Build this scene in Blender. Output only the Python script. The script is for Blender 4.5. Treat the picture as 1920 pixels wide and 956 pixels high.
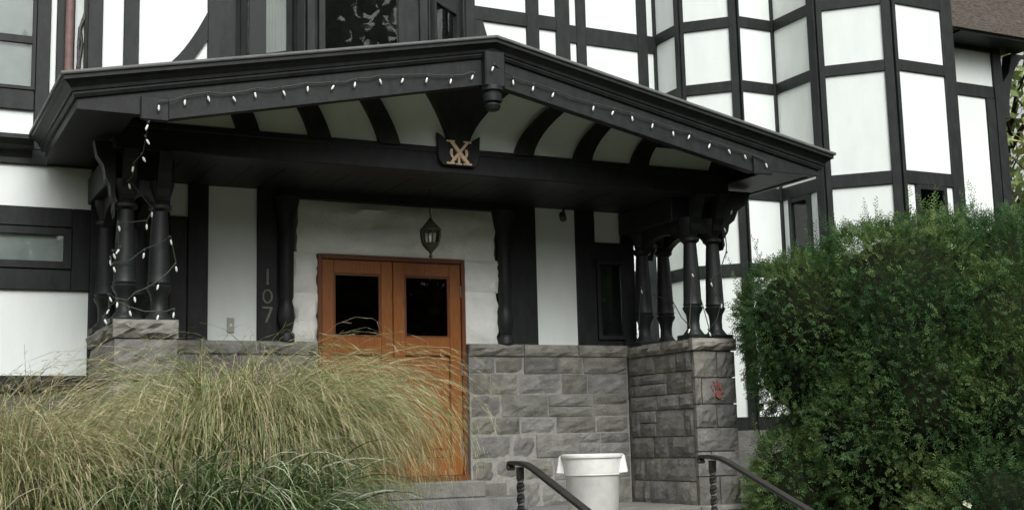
import bpy, math, random
import numpy as np
from mathutils import Vector, Matrix

for o in list(bpy.data.objects): bpy.data.objects.remove(o)
sc = bpy.context.scene
COL = sc.collection
R = math.radians
random.seed(7)
rng = np.random.default_rng(7)

# ------------------------------------------------------------------ camera
# World: X along the facade, Y into the house (door wall = 0), Z up (door sill = 0)
YAW, PITCH, ROLL = R(26.92), R(8.294), R(-1.419)
cam_d = bpy.data.cameras.new('camera')
cam = bpy.data.objects.new('camera', cam_d); COL.objects.link(cam)
F = Vector((math.sin(YAW)*math.cos(PITCH), math.cos(YAW)*math.cos(PITCH), math.sin(PITCH)))
RI = Vector((math.cos(YAW), -math.sin(YAW), 0)); UP = RI.cross(F)
Rv = math.cos(ROLL)*RI + math.sin(ROLL)*UP
Uv = -math.sin(ROLL)*RI + math.cos(ROLL)*UP
M = Matrix((Rv, Uv, -F)).transposed().to_4x4()
M.translation = Vector((-4.791, -12.282, 0.344))
cam.matrix_world = M
cam_d.sensor_width = 36; cam_d.sensor_fit = 'HORIZONTAL'; cam_d.lens = 36*2400/1920
cam_d.clip_end = 3000; cam_d.clip_start = 0.05
sc.camera = cam
sc.render.resolution_x = 1024; sc.render.resolution_y = 509

# ------------------------------------------------------------------ light
SUN_EL, SUN_AZ = R(46), R(188)          # overcast: soft light from high up, in front of the house
w = bpy.data.worlds.new('World'); sc.world = w; w.use_nodes = True
nt = w.node_tree; nt.nodes.clear()
sky = nt.nodes.new('ShaderNodeTexSky'); sky.sky_type = 'NISHITA'; sky.sun_disc = False
sky.sun_elevation = SUN_EL; sky.sun_rotation = SUN_AZ
sky.air_density = 1.0; sky.dust_density = 6.0; sky.ozone_density = 1.0
hs = nt.nodes.new('ShaderNodeHueSaturation'); hs.inputs['Saturation'].default_value = 0.04
bg = nt.nodes.new('ShaderNodeBackground'); bg.inputs['Strength'].default_value = 0.145
wo = nt.nodes.new('ShaderNodeOutputWorld')
nt.links.new(sky.outputs[0], hs.inputs['Color']); nt.links.new(hs.outputs[0], bg.inputs[0]); nt.links.new(bg.outputs[0], wo.inputs[0])
sd = bpy.data.lights.new('sun', 'SUN'); sd.energy = 1.4; sd.angle = R(40); sd.color = (1, 0.99, 0.96)
so = bpy.data.objects.new('sun', sd); COL.objects.link(so)
sdir = Vector((math.sin(SUN_AZ)*math.cos(SUN_EL), math.cos(SUN_AZ)*math.cos(SUN_EL), math.sin(SUN_EL)))
so.rotation_euler = (-sdir).to_track_quat('-Z', 'Y').to_euler()
vs = sc.view_settings; vs.view_transform = 'Standard'; vs.look = 'None'; vs.exposure = 0.25; vs.gamma = 1; vs.use_curve_mapping = False

# ------------------------------------------------------------------ materials
MATS = {}
def mat(name, col, rough=0.6, var=0.25, scale=6.0, bump=0.15, bscale=40.0, spec=0.4, objvar=0.0, stretch=(1,1,1), col2=None, metal=0.0):
    m = bpy.data.materials.new(name); m.use_nodes = True; n = m.node_tree.nodes; l = m.node_tree.links
    b = n['Principled BSDF']; b.inputs['Roughness'].default_value = rough
    b.inputs['Specular IOR Level'].default_value = spec; b.inputs['Metallic'].default_value = metal
    tc = n.new('ShaderNodeTexCoord'); mp = n.new('ShaderNodeMapping'); mp.inputs['Scale'].default_value = stretch
    geo = n.new('ShaderNodeNewGeometry')
    l.new(geo.outputs['Position'], mp.inputs[0])
    nz = n.new('ShaderNodeTexNoise'); nz.inputs['Scale'].default_value = scale; nz.inputs['Detail'].default_value = 6; nz.inputs['Roughness'].default_value = 0.6
    l.new(mp.outputs[0], nz.inputs['Vector'])
    rp = n.new('ShaderNodeValToRGB')
    c2 = col2 or tuple(c*(1-var) for c in col)
    rp.color_ramp.elements[0].position = 0.3; rp.color_ramp.elements[1].position = 0.7
    rp.color_ramp.elements[0].color = (*c2, 1); rp.color_ramp.elements[1].color = (*[min(1, c*(1+var*0.4)) for c in col], 1)
    l.new(nz.outputs[0], rp.inputs[0])
    out = rp.outputs[0]
    if objvar:
        oi = n.new('ShaderNodeObjectInfo'); mr = n.new('ShaderNodeMapRange')
        mr.inputs['To Min'].default_value = 1-objvar; mr.inputs['To Max'].default_value = 1+objvar
        l.new(oi.outputs['Random'], mr.inputs[0])
        h = n.new('ShaderNodeHueSaturation'); l.new(out, h.inputs['Color']); l.new(mr.outputs[0], h.inputs['Value'])
        mr2 = n.new('ShaderNodeMath'); mr2.operation = 'MULTIPLY'; mr2.inputs[1].default_value = 7.31; l.new(oi.outputs['Random'], mr2.inputs[0])
        fr = n.new('ShaderNodeMath'); fr.operation = 'FRACT'; l.new(mr2.outputs[0], fr.inputs[0])
        ms = n.new('ShaderNodeMapRange'); ms.inputs['To Min'].default_value = 0.5; ms.inputs['To Max'].default_value = 1.7
        l.new(fr.outputs[0], ms.inputs[0]); l.new(ms.outputs[0], h.inputs['Saturation'])
        out = h.outputs[0]
    l.new(out, b.inputs['Base Color'])
    if bump:
        nb = n.new('ShaderNodeTexNoise'); nb.inputs['Scale'].default_value = bscale; nb.inputs['Detail'].default_value = 8
        l.new(mp.outputs[0], nb.inputs['Vector'])
        bp = n.new('ShaderNodeBump'); bp.inputs['Strength'].default_value = bump; bp.inputs['Distance'].default_value = 0.02
        l.new(nb.outputs[0], bp.inputs['Height']); l.new(bp.outputs[0], b.inputs['Normal'])
    MATS[name] = m
    return m
timber_m = mat('black_timber_paint', (0.0165, 0.0195, 0.019), 0.5, 0.6, 6, 0.10, 34, 0.35, stretch=(2.2, 2.2, 0.8))
dark_m = timber_m
plaster_m = mat('white_plaster', (0.80, 0.845, 0.815), 0.85, 0.055, 3.5, 0.10, 45, 0.2, stretch=(1.6, 1.6, 0.5))
core_m = mat('wall_core', (0.10, 0.105, 0.10), 0.8)
trim_m = mat('grey_metal_edge', (0.15, 0.157, 0.154), 0.42, 0.25, 8, 0.05, 20, 0.5)
stone_m = mat('rough_grey_stone', (0.205, 0.202, 0.183), 0.9, 0.42, 7, 0.6, 30, 0.25, objvar=0.2)
cap_m = mat('cap_stone', (0.245, 0.24, 0.218), 0.9, 0.45, 7, 0.7, 24, 0.25, objvar=0.12)
mortar_m = mat('mortar', (0.31, 0.305, 0.275), 0.95, 0.3, 20, 0.4, 60, 0.2)
pstone_m = mat('white_painted_stone', (0.80, 0.81, 0.765), 0.8, 0.12, 5, 0.5, 22, 0.25)
paving_m = mat('grey_paving', (0.20, 0.20, 0.185), 0.9, 0.35, 5, 0.5, 40, 0.25, objvar=0.1)
door_m = mat('varnished_door_wood', (0.285, 0.110, 0.028), 0.36, 0.35, 9, 0.06, 30, 0.5, stretch=(9, 9, 0.7), col2=(0.20, 0.062, 0.012))
doord_m = mat('door_frame_wood', (0.16, 0.055, 0.016), 0.4, 0.35, 9, 0.06, 30, 0.5, stretch=(9, 9, 0.7))
iron_m = mat('wrought_iron', (0.035, 0.034, 0.030), 0.38, 0.4, 25, 0.35, 60, 0.5)
lead_m = mat('dark_brass', (0.035, 0.031, 0.02), 0.45, 0.3, 25, 0.2, 60, 0.5)
plastic_m = mat('white_plastic', (0.80, 0.80, 0.765), 0.42, 0.14, 9, 0.05, 20, 0.45)
gold_m = mat('cream_gold_paint', (0.85, 0.62, 0.42), 0.5, 0.15, 20, 0.05, 40, 0.4)
num_m = mat('weathered_numerals', (0.17, 0.165, 0.14), 0.6, 0.3, 30, 0.1, 40, 0.4)
bulb_m = mat('milky_bulb', (0.80, 0.80, 0.78), 0.3, 0.04, 30, 0, 1, 0.5)
wire_m = mat('green_light_wire', (0.05, 0.055, 0.045), 0.6, 0.2, 30, 0, 1, 0.3)
pipe_m = mat('copper_brown_pipe', (0.20, 0.125, 0.115), 0.6, 0.3, 12, 0.1, 40, 0.4)
beige_m = mat('beige_plate', (0.42, 0.41, 0.36), 0.5, 0.1, 12, 0.0, 40, 0.4)
shingle_m = mat('brown_shingles', (0.135, 0.115, 0.098), 0.9, 0.55, 14, 0.8, 30, 0.2, stretch=(1, 1, 4))
roof_m = mat('dark_roofing', (0.05, 0.05, 0.05), 0.9, 0.4, 14, 0.6, 30, 0.2)
red_m = mat('faded_red_paint', (0.36, 0.12, 0.105), 0.85, 0.45, 60, 0.2, 60, 0.2)
glare_sheet_m = mat('pale_glare_sheet', (0.8, 0.82, 0.80), 0.9, 0.1, 4, 0.1, 20, 0.1)
blind_m = mat('grey_blind', (0.50, 0.54, 0.53), 0.8, 0.15, 5, 0.05, 20, 0.2)
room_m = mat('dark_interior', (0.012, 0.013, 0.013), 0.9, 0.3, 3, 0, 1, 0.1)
bark_m = mat('bark', (0.06, 0.048, 0.035), 0.9, 0.5, 14, 0.8, 30, 0.2, stretch=(1, 1, 0.3))
soil_m = mat('ground_cover', (0.055, 0.06, 0.03), 0.95, 0.5, 5, 0.9, 18, 0.15)
core_leaf_m = mat('light_block_core', (0.018, 0.022, 0.011), 0.95, 0.5, 14, 0.9, 18, 0.1)
petal_m = mat('white_petals', (0.55, 0.56, 0.40), 0.6, 0.05, 10, 0, 1, 0.2)

def glass_mat(name, tint, refl=1.0):
    m = bpy.data.materials.new(name); m.use_nodes = True; n = m.node_tree.nodes; l = m.node_tree.links
    n.remove(n['Principled BSDF']); o = n['Material Output']
    t = n.new('ShaderNodeBsdfTransparent'); t.inputs[0].default_value = (*tint, 1)
    g = n.new('ShaderNodeBsdfGlossy'); g.inputs['Roughness'].default_value = 0.015; g.inputs[0].default_value = (refl,)*3+(1,)
    fr = n.new('ShaderNodeFresnel'); fr.inputs[0].default_value = 1.5
    tc = n.new('ShaderNodeNewGeometry'); nz = n.new('ShaderNodeTexNoise'); nz.inputs['Scale'].default_value = 3.5
    l.new(tc.outputs['Position'], nz.inputs['Vector'])
    bp = n.new('ShaderNodeBump'); bp.inputs['Strength'].default_value = 0.03; bp.inputs['Distance'].default_value = 0.02
    l.new(nz.outputs[0], bp.inputs['Height']); l.new(bp.outputs[0], g.inputs['Normal'])
    mx = n.new('ShaderNodeMixShader'); l.new(fr.outputs[0], mx.inputs[0]); l.new(t.outputs[0], mx.inputs[1]); l.new(g.outputs[0], mx.inputs[2])
    l.new(mx.outputs[0], o.inputs[0]); return m
glass_m = glass_mat('window_glass', (0.95, 0.97, 0.96))
dglass_m = glass_mat('door_glass', (0.5, 0.5, 0.48), 0.8)

def leaf_mat(name, rough=0.6, trans=0.25, spec=0.25):
    m = bpy.data.materials.new(name); m.use_nodes = True; n = m.node_tree.nodes; l = m.node_tree.links
    b = n['Principled BSDF']; b.inputs['Roughness'].default_value = rough; b.inputs['Specular IOR Level'].default_value = spec
    at = n.new('ShaderNodeAttribute'); at.attribute_name = 'col'
    l.new(at.outputs['Color'], b.inputs['Base Color'])
    tr = n.new('ShaderNodeBsdfTranslucent'); l.new(at.outputs['Color'], tr.inputs[0])
    mx = n.new('ShaderNodeMixShader'); mx.inputs[0].default_value = trans
    l.new(b.outputs[0], mx.inputs[1]); l.new(tr.outputs[0], mx.inputs[2]); l.new(mx.outputs[0], n['Material Output'].inputs[0])
    return m
leaf_m = leaf_mat('foliage'); grass_m = leaf_mat('grass_blades', 0.5, 0.3, 0.3)

# ------------------------------------------------------------------ helpers
ORG = {}
def thing(name, label, cat, loc, group=None):
    o = bpy.data.objects.new(name, None); COL.objects.link(o); o.location = loc; o.empty_display_size = 0.1
    o['label'] = label; o['category'] = cat
    if group: o['group'] = group
    ORG[o] = Vector(loc); return o
def tag(o, label, cat, group=None):
    o['label'] = label; o['category'] = cat
    if group: o['group'] = group
    return o
class Face:
    """vertical wall frame: u along the wall, n outward, z up"""
    def __init__(s, x, y, dx, dy):
        L = math.hypot(dx, dy); s.p = (x, y); s.d = (dx/L, dy/L); s.n = (dy/L, -dx/L)
    def w(s, u, n, z): return (s.p[0]+u*s.d[0]+n*s.n[0], s.p[1]+u*s.d[1]+n*s.n[1], z)
class MB:
    def __init__(s): s.v = []; s.f = []; s.smooth = False
    def add(s, vs, fs):
        k = len(s.v); s.v += [tuple(v) for v in vs]; s.f += [tuple(i+k for i in f) for f in fs]; return s
    def box(s, x0, x1, y0, y1, z0, z1):
        v = [(x, y, z) for z in (z0, z1) for y in (y0, y1) for x in (x0, x1)]
        return s.add(v, [(0,2,3,1),(4,5,7,6),(0,1,5,4),(2,6,7,3),(0,4,6,2),(1,3,7,5)])
    def fbox(s, fc, u0, u1, n0, n1, z0, z1):
        v = [fc.w(u, n, z) for z in (z0, z1) for n in (n1, n0) for u in (u0, u1)]
        return s.add(v, [(0,2,3,1),(4,5,7,6),(0,1,5,4),(2,6,7,3),(0,4,6,2),(1,3,7,5)])
    def prism(s, fc, poly, n0, n1):
        """poly: list of (u,z), extruded along the face normal"""
        k = len(poly)
        v = [fc.w(u, n1, z) for u, z in poly]+[fc.w(u, n0, z) for u, z in poly]
        fs = [tuple(range(k)), tuple(range(2*k-1, k-1, -1))]+[(i, i+k, (i+1) % k+k, (i+1) % k) for i in range(k)]
        return s.add(v, fs)
    def lathe(s, c, prof, seg=14, ax=None):
        """prof: (r, z) pairs from bottom to top about a vertical axis at c"""
        v = []; fs = []
        for r, z in prof:
            for i in range(seg):
                a = 2*math.pi*i/seg; v.append((c[0]+r*math.cos(a), c[1]+r*math.sin(a), c[2]+z))
        for j in range(len(prof)-1):
            for i in range(seg):
                a = j*seg+i; b = j*seg+(i+1) % seg; fs.append((a, b, b+seg, a+seg))
        fs.append(tuple(range(seg-1, -1, -1))); fs.append(tuple(range((len(prof)-1)*seg, len(prof)*seg)))
        return s.add(v, fs)
    def tube(s, pts, r, seg=6, r1=None):
        pts = [Vector(p) for p in pts]; v = []; fs = []; n = len(pts); prev = None
        for i, p in enumerate(pts):
            t = (pts[min(i+1, n-1)]-pts[max(i-1, 0)]).normalized()
            if prev is None: prev = t.orthogonal().normalized()
            a = (prev-t*prev.dot(t)).normalized(); prev = a; b = t.cross(a)
            rr = r if r1 is None else r+(r1-r)*i/(n-1)
            for k in range(seg):
                q = 2*math.pi*k/seg; v.append(p+a*rr*math.cos(q)+b*rr*math.sin(q))
        for i in range(n-1):
            for k in range(seg):
                x = i*seg+k; y = i*seg+(k+1) % seg; fs.append((x, y, y+seg, x+seg))
        fs.append(tuple(range(seg-1, -1, -1))); fs.append(tuple(range((n-1)*seg, n*seg)))
        return s.add(v, fs)
    def build(s, name, m, parent=None, bev=0, smooth=False, kind=None):
        c = np.array(s.v); cen = (c.min(0)+c.max(0))/2
        if parent is None: cen[2] = c[:, 2].min()
        me = bpy.data.meshes.new(name); me.from_pydata([tuple(p-cen) for p in c], [], s.f); me.update()
        me.materials.append(m)
        o = bpy.data.objects.new(name, me); COL.objects.link(o)
        if smooth:
            for p in me.polygons: p.use_smooth = True
            try: me.set_sharp_from_angle(angle=R(40))
            except Exception: pass
        cv = Vector(cen); ORG[o] = cv
        if parent is not None: o.parent = parent; o.location = cv-ORG[parent]
        else: o.location = cv
        if bev:
            b = o.modifiers.new('bevel', 'BEVEL'); b.width = bev; b.segments = 1; b.limit_method = 'ANGLE'
        if kind: o['kind'] = kind
        return o
def quads(name, V, C, m, parent, nper=4, kind=None, smooth=False):
    """V: (N*nper,3) quads or strips already as separate quads; C: (N,3) colour per quad"""
    V = np.asarray(V, dtype=np.float32).reshape(-1, 3); N = len(V)//nper
    cen = (V.min(0)+V.max(0))/2
    me = bpy.data.meshes.new(name); me.vertices.add(len(V)); me.vertices.foreach_set('co', (V-cen).ravel())
    me.loops.add(N*nper); me.loops.foreach_set('vertex_index', np.arange(N*nper, dtype=np.int32))
    me.polygons.add(N); me.polygons.foreach_set('loop_start', np.arange(0, N*nper, nper, dtype=np.int32))
    me.polygons.foreach_set('loop_total', np.full(N, nper, dtype=np.int32))
    me.update(calc_edges=True)
    ca = me.color_attributes.new('col', 'FLOAT_COLOR', 'CORNER')
    cc = np.ones((N, nper, 4), dtype=np.float32); cc[:, :, :3] = np.asarray(C, dtype=np.float32)[:, None, :]
    ca.data.foreach_set('color', cc.ravel())
    me.materials.append(m); o = bpy.data.objects.new(name, me); COL.objects.link(o)
    cv = Vector([float(q) for q in cen]); ORG[o] = cv
    if parent is not None: o.parent = parent; o.location = cv-ORG[parent]
    else: o.location = cv
    if kind: o['kind'] = kind
    return o

# ------------------------------------------------------------------ ground
def gz(x, y):
    t = min(1, max(0, (-y-2.6)/4.2)); t = t*t*(3-2*t)
    bed = min(1, max(0, (-1.15-x)/0.5))*min(1, max(0, (y+6.6)/1.2))*min(1, max(0, (-1.7-y)/0.6))
    return -0.56-0.80*t+(0.16+0.62*t)*bed
xs = sorted(set([-1200, -300, -80, -30]+[x*0.9-14 for x in range(34)]+[30, 80, 300, 1200]))
ys = sorted(set([-1200, -300, -80, -30]+[-y*0.6 for y in range(36)]+[2, 8, 25, 80, 300, 1200]))
g = MB()
for y in ys:
    for x in xs: g.v.append((x, y, gz(x, y)+(0.03*math.sin(x*2.1+y*1.3) if abs(x) < 20 and abs(y) < 20 else 0)))
nx = len(xs)
for j in range(len(ys)-1):
    for i in range(nx-1): a = j*nx+i; g.f.append((a, a+1, a+1+nx, a+nx))
g.build('ground', soil_m, smooth=True, kind='structure')
# porch floor, landing and steps
pf = MB().box(-3.0, 3.98, -1.62, 0.02, -0.9, -0.375).build('porch_floor', mortar_m, kind='structure')
x = -3.0
random.seed(3)
while x < 3.9:
    wd = min(random.uniform(0.7, 1.0), 3.98-x)
    if 3.98-x-wd < 0.3: wd = 3.98-x
    for y0, y1 in ((-1.64, -0.83), (-0.82, -0.02)):
        MB().box(x+0.004, x+wd-0.004, y0, y1, -0.38, -0.335).build('paving_slab', paving_m, pf, bev=0.006)
    x += wd
ld = MB().box(-0.95, 2.3, -3.72, -1.64, -1.3, -0.52).build('landing', mortar_m, kind='structure')
for i in range(4):
    for j in range(3):
        MB().box(-0.95+i*0.8125+0.004, -0.95+(i+1)*0.8125-0.004, -3.74+j*0.7, -3.74+(j+1)*0.7-0.006, -0.53, -0.475+0.003*((i+j) % 2)).build('paving_slab', paving_m, ld, bev=0.006)
st = MB().box(-0.9, 2.25, -6.1, -3.74, -1.9, -1.5).build('garden_steps', mortar_m, kind='structure')
for i in range(5):
    MB().box(-0.95, 2.3, -3.745-(i+1)*0.40, -3.745-i*0.40+0.03, -1.55, -0.62-i*0.145).build('step', paving_m, st, bev=0.01)
ts = MB().box(-1.0, 1.25, -0.62, -0.03, -0.34, -0.20).build('door_steps', paving_m, bev=0.012, kind='structure')
MB().box(-0.88, 0.90, -0.36, -0.03, -0.20, -0.035).build('step', paving_m, ts, bev=0.012)

# ------------------------------------------------------------------ house
house = thing('tudor_house', 'black and white half-timbered house with polygonal bays', 'house', (0, 0.1, -0.6))
PN = 0.012
def panel(fc, u0, u1, z0, z1, par, m=plaster_m, n0=0.0):
    return MB().fbox(fc, u0-0.004, u1+0.004, n0-0.02, n0+PN, z0-0.004, z1+0.004).build('plaster_panel', m, par)
def post(fc, u0, u1, z0, z1, par, n1=0.045, m=timber_m, name='timber'):
    return MB().fbox(fc, u0, u1, -0.01, n1, z0, z1).build(name, m, par, bev=0.006)
def grid_wall(fc, U0, U1, Z0, Z1, posts, rails, par, skip=()):
    """posts [(u0,u1)], rails [(z0,z1)] ascending; panels fill the cells between"""
    for a, b in posts: post(fc, a, b, Z0, Z1, par, 0.045)
    ub = []; e = U0
    for a, b in sorted(posts):
        if a-e > 0.03: ub.append((e, a))
        e = b
    if U1-e > 0.03: ub.append((e, U1))
    for a, b in rails:
        for u0, u1 in ub: post(fc, u0-0.005, u1+0.005, a, b, par, 0.038)
    zb = []; e = Z0
    for a, b in sorted(rails):
        if a-e > 0.03: zb.append((e, a))
        e = b
    if Z1-e > 0.03: zb.append((e, Z1))
    for u0, u1 in ub:
        for z0, z1 in zb:
            if any(abs(u0-s[0]) < 0.02 and s[1] < (z0+z1)/2 < s[2] for s in skip): continue
            panel(fc, u0, u1, z0, z1, par)
def window(fc, u0, u1, z0, z1, par, fw=0.05, back=room_m, n=0.0, mull=(), rails=(), glare_sheet=None, gm=None, fm=None):
    """framed window: dark room behind, optional curtain, glass, frame, mullions"""
    fm = fm or timber_m
    wn = MB().fbox(fc, u0, u1, n-0.01, n+0.006, z0, z1).build('window', back, par)
    if glare_sheet:
        a, b, cm = glare_sheet; mb = MB(); k = 24
        for i in range(k+1):
            u = a+(b-a)*i/k; d = n+0.014+0.004*math.sin(i*1.9)
            mb.v += [fc.w(u, d, z0+0.01), fc.w(u, d, z1-0.01)]
        mb.f = [(2*i, 2*i+2, 2*i+3, 2*i+1) for i in range(k)]
        mb.build('glare_sheet', cm, wn, smooth=True)
    MB().fbox(fc, u0+0.002, u1-0.002, n+0.028, n+0.032, z0+0.002, z1-0.002).build('pane', gm or glass_m, wn)
    fr = MB()
    fr.fbox(fc, u0-fw, u0, n-0.01, n+0.06, z0-fw, z1+fw); fr.fbox(fc, u1, u1+fw, n-0.01, n+0.06, z0-fw, z1+fw)
    fr.fbox(fc, u0, u1, n-0.01, n+0.057, z0-fw, z0); fr.fbox(fc, u0, u1, n-0.01, n+0.057, z1, z1+fw)
    fr.build('frame', fm, wn)
    for a, b in mull: MB().fbox(fc, a, b, n+0.0, n+0.05, z0, z1).build('mullion', fm, wn)
    for a, b in rails: MB().fbox(fc, u0, u1, n+0.0, n+0.053, a, b).build('glazing_bar', fm, wn)
    return wn
ZT = 7.4
# ---- main wall (Y = 0)
FM = Face(0, 0, 1, 0)
mw = MB().box(-9, 3.0, 0.0, 0.3, -0.7, 3.15).box(-9, 2.04, 0.001, 0.3, 3.15, ZT).build('front_wall', core_m, house)
MB().box(2.04, 3.0, -0.29, 3.05, 3.1, 3.22).build('vestibule_roof', roof_m, house)
MB().box(2.72, 2.99, 0.3, 3.05, -0.7, 3.1).build('vestibule_wall', plaster_m, house)
FW = Face(0, 3.07, 1, 0)
ww_ = MB().box(1.9, 5.47, 3.07, 3.4, -0.7, 9.0).build('wing_wall', core_m, house)
# right part, above the porch roof
grid_wall(FW, 3.0, 5.46, 0.42, 9.0, [(3.0, 3.08), (3.72, 4.001), (4.110, 4.269), (5.145, 5.310), (5.420, 5.462)], [(0.42, 0.6), (2.52, 2.70), (3.60, 3.775), (5.954, 6.214), (7.1, 7.28)], ww_)
# inside the porch
for a in [(-2.238, -2.063, 2.569, 2.885), (-1.868, -1.384, 1.37, 2.885), (1.723, 2.23, 1.36, 2.885), (2.472, 2.815, 2.54, 2.885)]: panel(FM, *a, mw)
for a in [(-2.47, -2.238, 1.36, 2.89), (-2.063, -1.868, 1.36, 2.89), (-2.235, -2.066, 1.36, 2.569), (-1.384, -1.185, 1.36, 2.89),
          (1.385, 1.723, 1.36, 2.89), (2.23, 2.472, 1.36, 2.89), (2.815, 2.985, 1.36, 2.89)]:
    post(FM, *a, mw, n1=0.045 if a[0] != -2.235 else 0.03, m=dark_m)
post(FM, -1.18, 1.38, 2.80, 2.89, mw, n1=0.12, m=dark_m)
window(FM, 2.52, 2.80, 1.49, 2.29, house, 0.045, fm=dark_m)
post(FM, 2.474, 2.813, 2.34, 2.538, mw, n1=0.03, m=dark_m)
post(FM, 2.474, 2.813, 1.36, 1.443, mw, n1=0.03, m=dark_m)
# turned half columns either side of the doorway
HC = [(0.085, 0), (0.085, 0.07), (0.06, 0.10), (0.075, 0.16), (0.09, 0.24), (0.078, 0.34), (0.062, 0.40), (0.075, 0.44), (0.078, 0.9), (0.07, 1.1), (0.085, 1.14), (0.085, 1.2), (0.11, 1.3), (0.14, 1.44)]
for xx in (-1.105, 1.305):
    MB().lathe((xx, -0.075, 1.37), HC, 14).build('half_column', dark_m, house, smooth=True)
# left part, ground floor
for a in [(-6, -2.965, 2.578, 2.968), (-6, -2.975, 1.04, 1.814)]: panel(FM, *a, mw)
for a in [(-6, -2.965, 2.968, 3.11), (-6, -3.13, 2.40, 2.578), (-6, -3.13, 1.814, 2.005), (-3.13, -2.967, 1.814, 2.578), (-2.965, -2.74, -0.3, 3.11), (-6, -2.975, 0.9, 1.04)]:
    post(FM, *a, mw)
window(FM, -6, -3.2, 2.08, 2.325, house, 0.065, back=blind_m, mull=[(-4.75, -4.70)])
# left part, upper floor
window(FM, -6, -3.525, 3.70, 4.95, house, 0.03, back=blind_m, rails=[(4.113, 4.181)], mull=[(-4.5, -4.45)])
for a in [(-6, -3.5, 3.247, 3.477), (-3.364, -3.313, 3.2, ZT), (-3.15, -3.06, 3.2, ZT)]: panel(FM, *a, mw)
for a in [(-6, -3.495, 3.477, 3.668), (-3.49, -3.364, 3.11, ZT), (-3.313, -3.15, 3.11, ZT), (-6, -3.555, 4.982, 5.2)]: post(FM, *a, mw)
# belt moulding that runs on from the porch eave
bl = MB()
bl.prism(Face(-9, 0, 0, 1), [(-0.02, 0)], 0, 0) if False else None
prof = [(0, -0.16), (0.05, -0.16), (0.07, -0.11), (0.16, -0.07), (0.21, -0.02), (0.21, 0.02), (0, 0.04)]
v = []
for X in (-9, -3.50):
    for n, z in prof: v.append((X, -n, 3.19+z))
k = len(prof)
bl.add(v, [tuple(range(k-1, -1, -1)), tuple(range(k, 2*k))]+[(i, (i+1) % k, (i+1) % k+k, i+k) for i in range(k)])
bl.build('belt_moulding', timber_m, house)
# ---- upper storey over the porch (Y = -0.3)
FS = Face(0, -0.3, 1, 0)
us = MB().box(-3.065, 2.04, -0.3, 0.0, 3.1, ZT).build('upper_storey_wall', core_m, house)
grid_wall(FS, -3.065, -1.69, 3.2, ZT, [(-3.075, -2.942), (-2.752, -2.612), (-1.965, -1.69)], [(5.4, 5.55)], us)
# curved brace on the big left panel
mb = MB(); k = 14
for i in range(k+1):
    t = i/k; u = -2.50+0.72*t**0.55; z = 3.82+0.98*t
    dx, dz = 0.8, 1.0; L = math.hypot(dx, dz); hw = 0.065
    for s_ in (-1, 1):
        for n in (0.0, 0.036): mb.v.append(FS.w(u-s_*hw*dz/L, n, z+s_*hw*dx/L))
for i in range(k):
    a = i*4; b = a+4
    mb.f += [(a+1, b+1, b+3, a+3), (a, a+1, a+3, a+2)] if False else [(a+1, b+1, b+3, a+3), (a, b, b+1, a+1), (a+2, a+3, b+3, b+2)]
mb.build('curved_brace', timber_m, us)
# right of the oriel
grid_wall(FS, 0.80, 2.045, 3.3, ZT, [(0.72, 0.90), (1.525, 1.678), (1.893, 2.055)], [(4.832, 4.99), (5.75, 5.9)], us)
MB().prism(FS, [(0.89, 4.86), (0.985, 4.86), (1.15, 4.3), (0.89, 4.3)], 0.0, 0.034).build('curved_brace', timber_m, us)
# ---- oriel window over the porch
ori = MB()
OP = [(-1.70, -0.3), (-1.14, -0.85), (0.12, -0.85), (0.80, -0.3)]
for (xa, ya), (xb, yb) in zip(OP[:-1], OP[1:]):
    fc = Face(xa, ya, xb-xa, yb-ya); L = math.hypot(xb-xa, yb-ya)
    ori.fbox(fc, 0, L, -0.15, 0.0, 3.4, ZT)
ori = ori.build('oriel_bay', timber_m, house)
f1 = Face(-1.70, -0.3, 0.56, -0.55); f2 = Face(-1.14, -0.85, 1, 0); f3 = Face(0.12, -0.85, 0.68, 0.55)
window(f1, 0.17, 0.60, 4.10, 5.6, house, 0.06, glare_sheet=(0.36, 0.60, glare_sheet_m))  # pale sheet behind this pane stands in for a bright reflection
window(f2, 0.17, 0.93, 3.95, 5.6, house, 0.06)
window(f3, 0.10, 0.56, 4.15, 4.78, house, 0.05)
for fc, L in ((f1, 0.785), (f2, 1.26), (f3, 0.874)):
    post(fc, 0.0, 0.085, 3.4, ZT, ori, n1=0.03); post(fc, L-0.09, L, 3.4, ZT, ori, n1=0.03)
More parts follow.
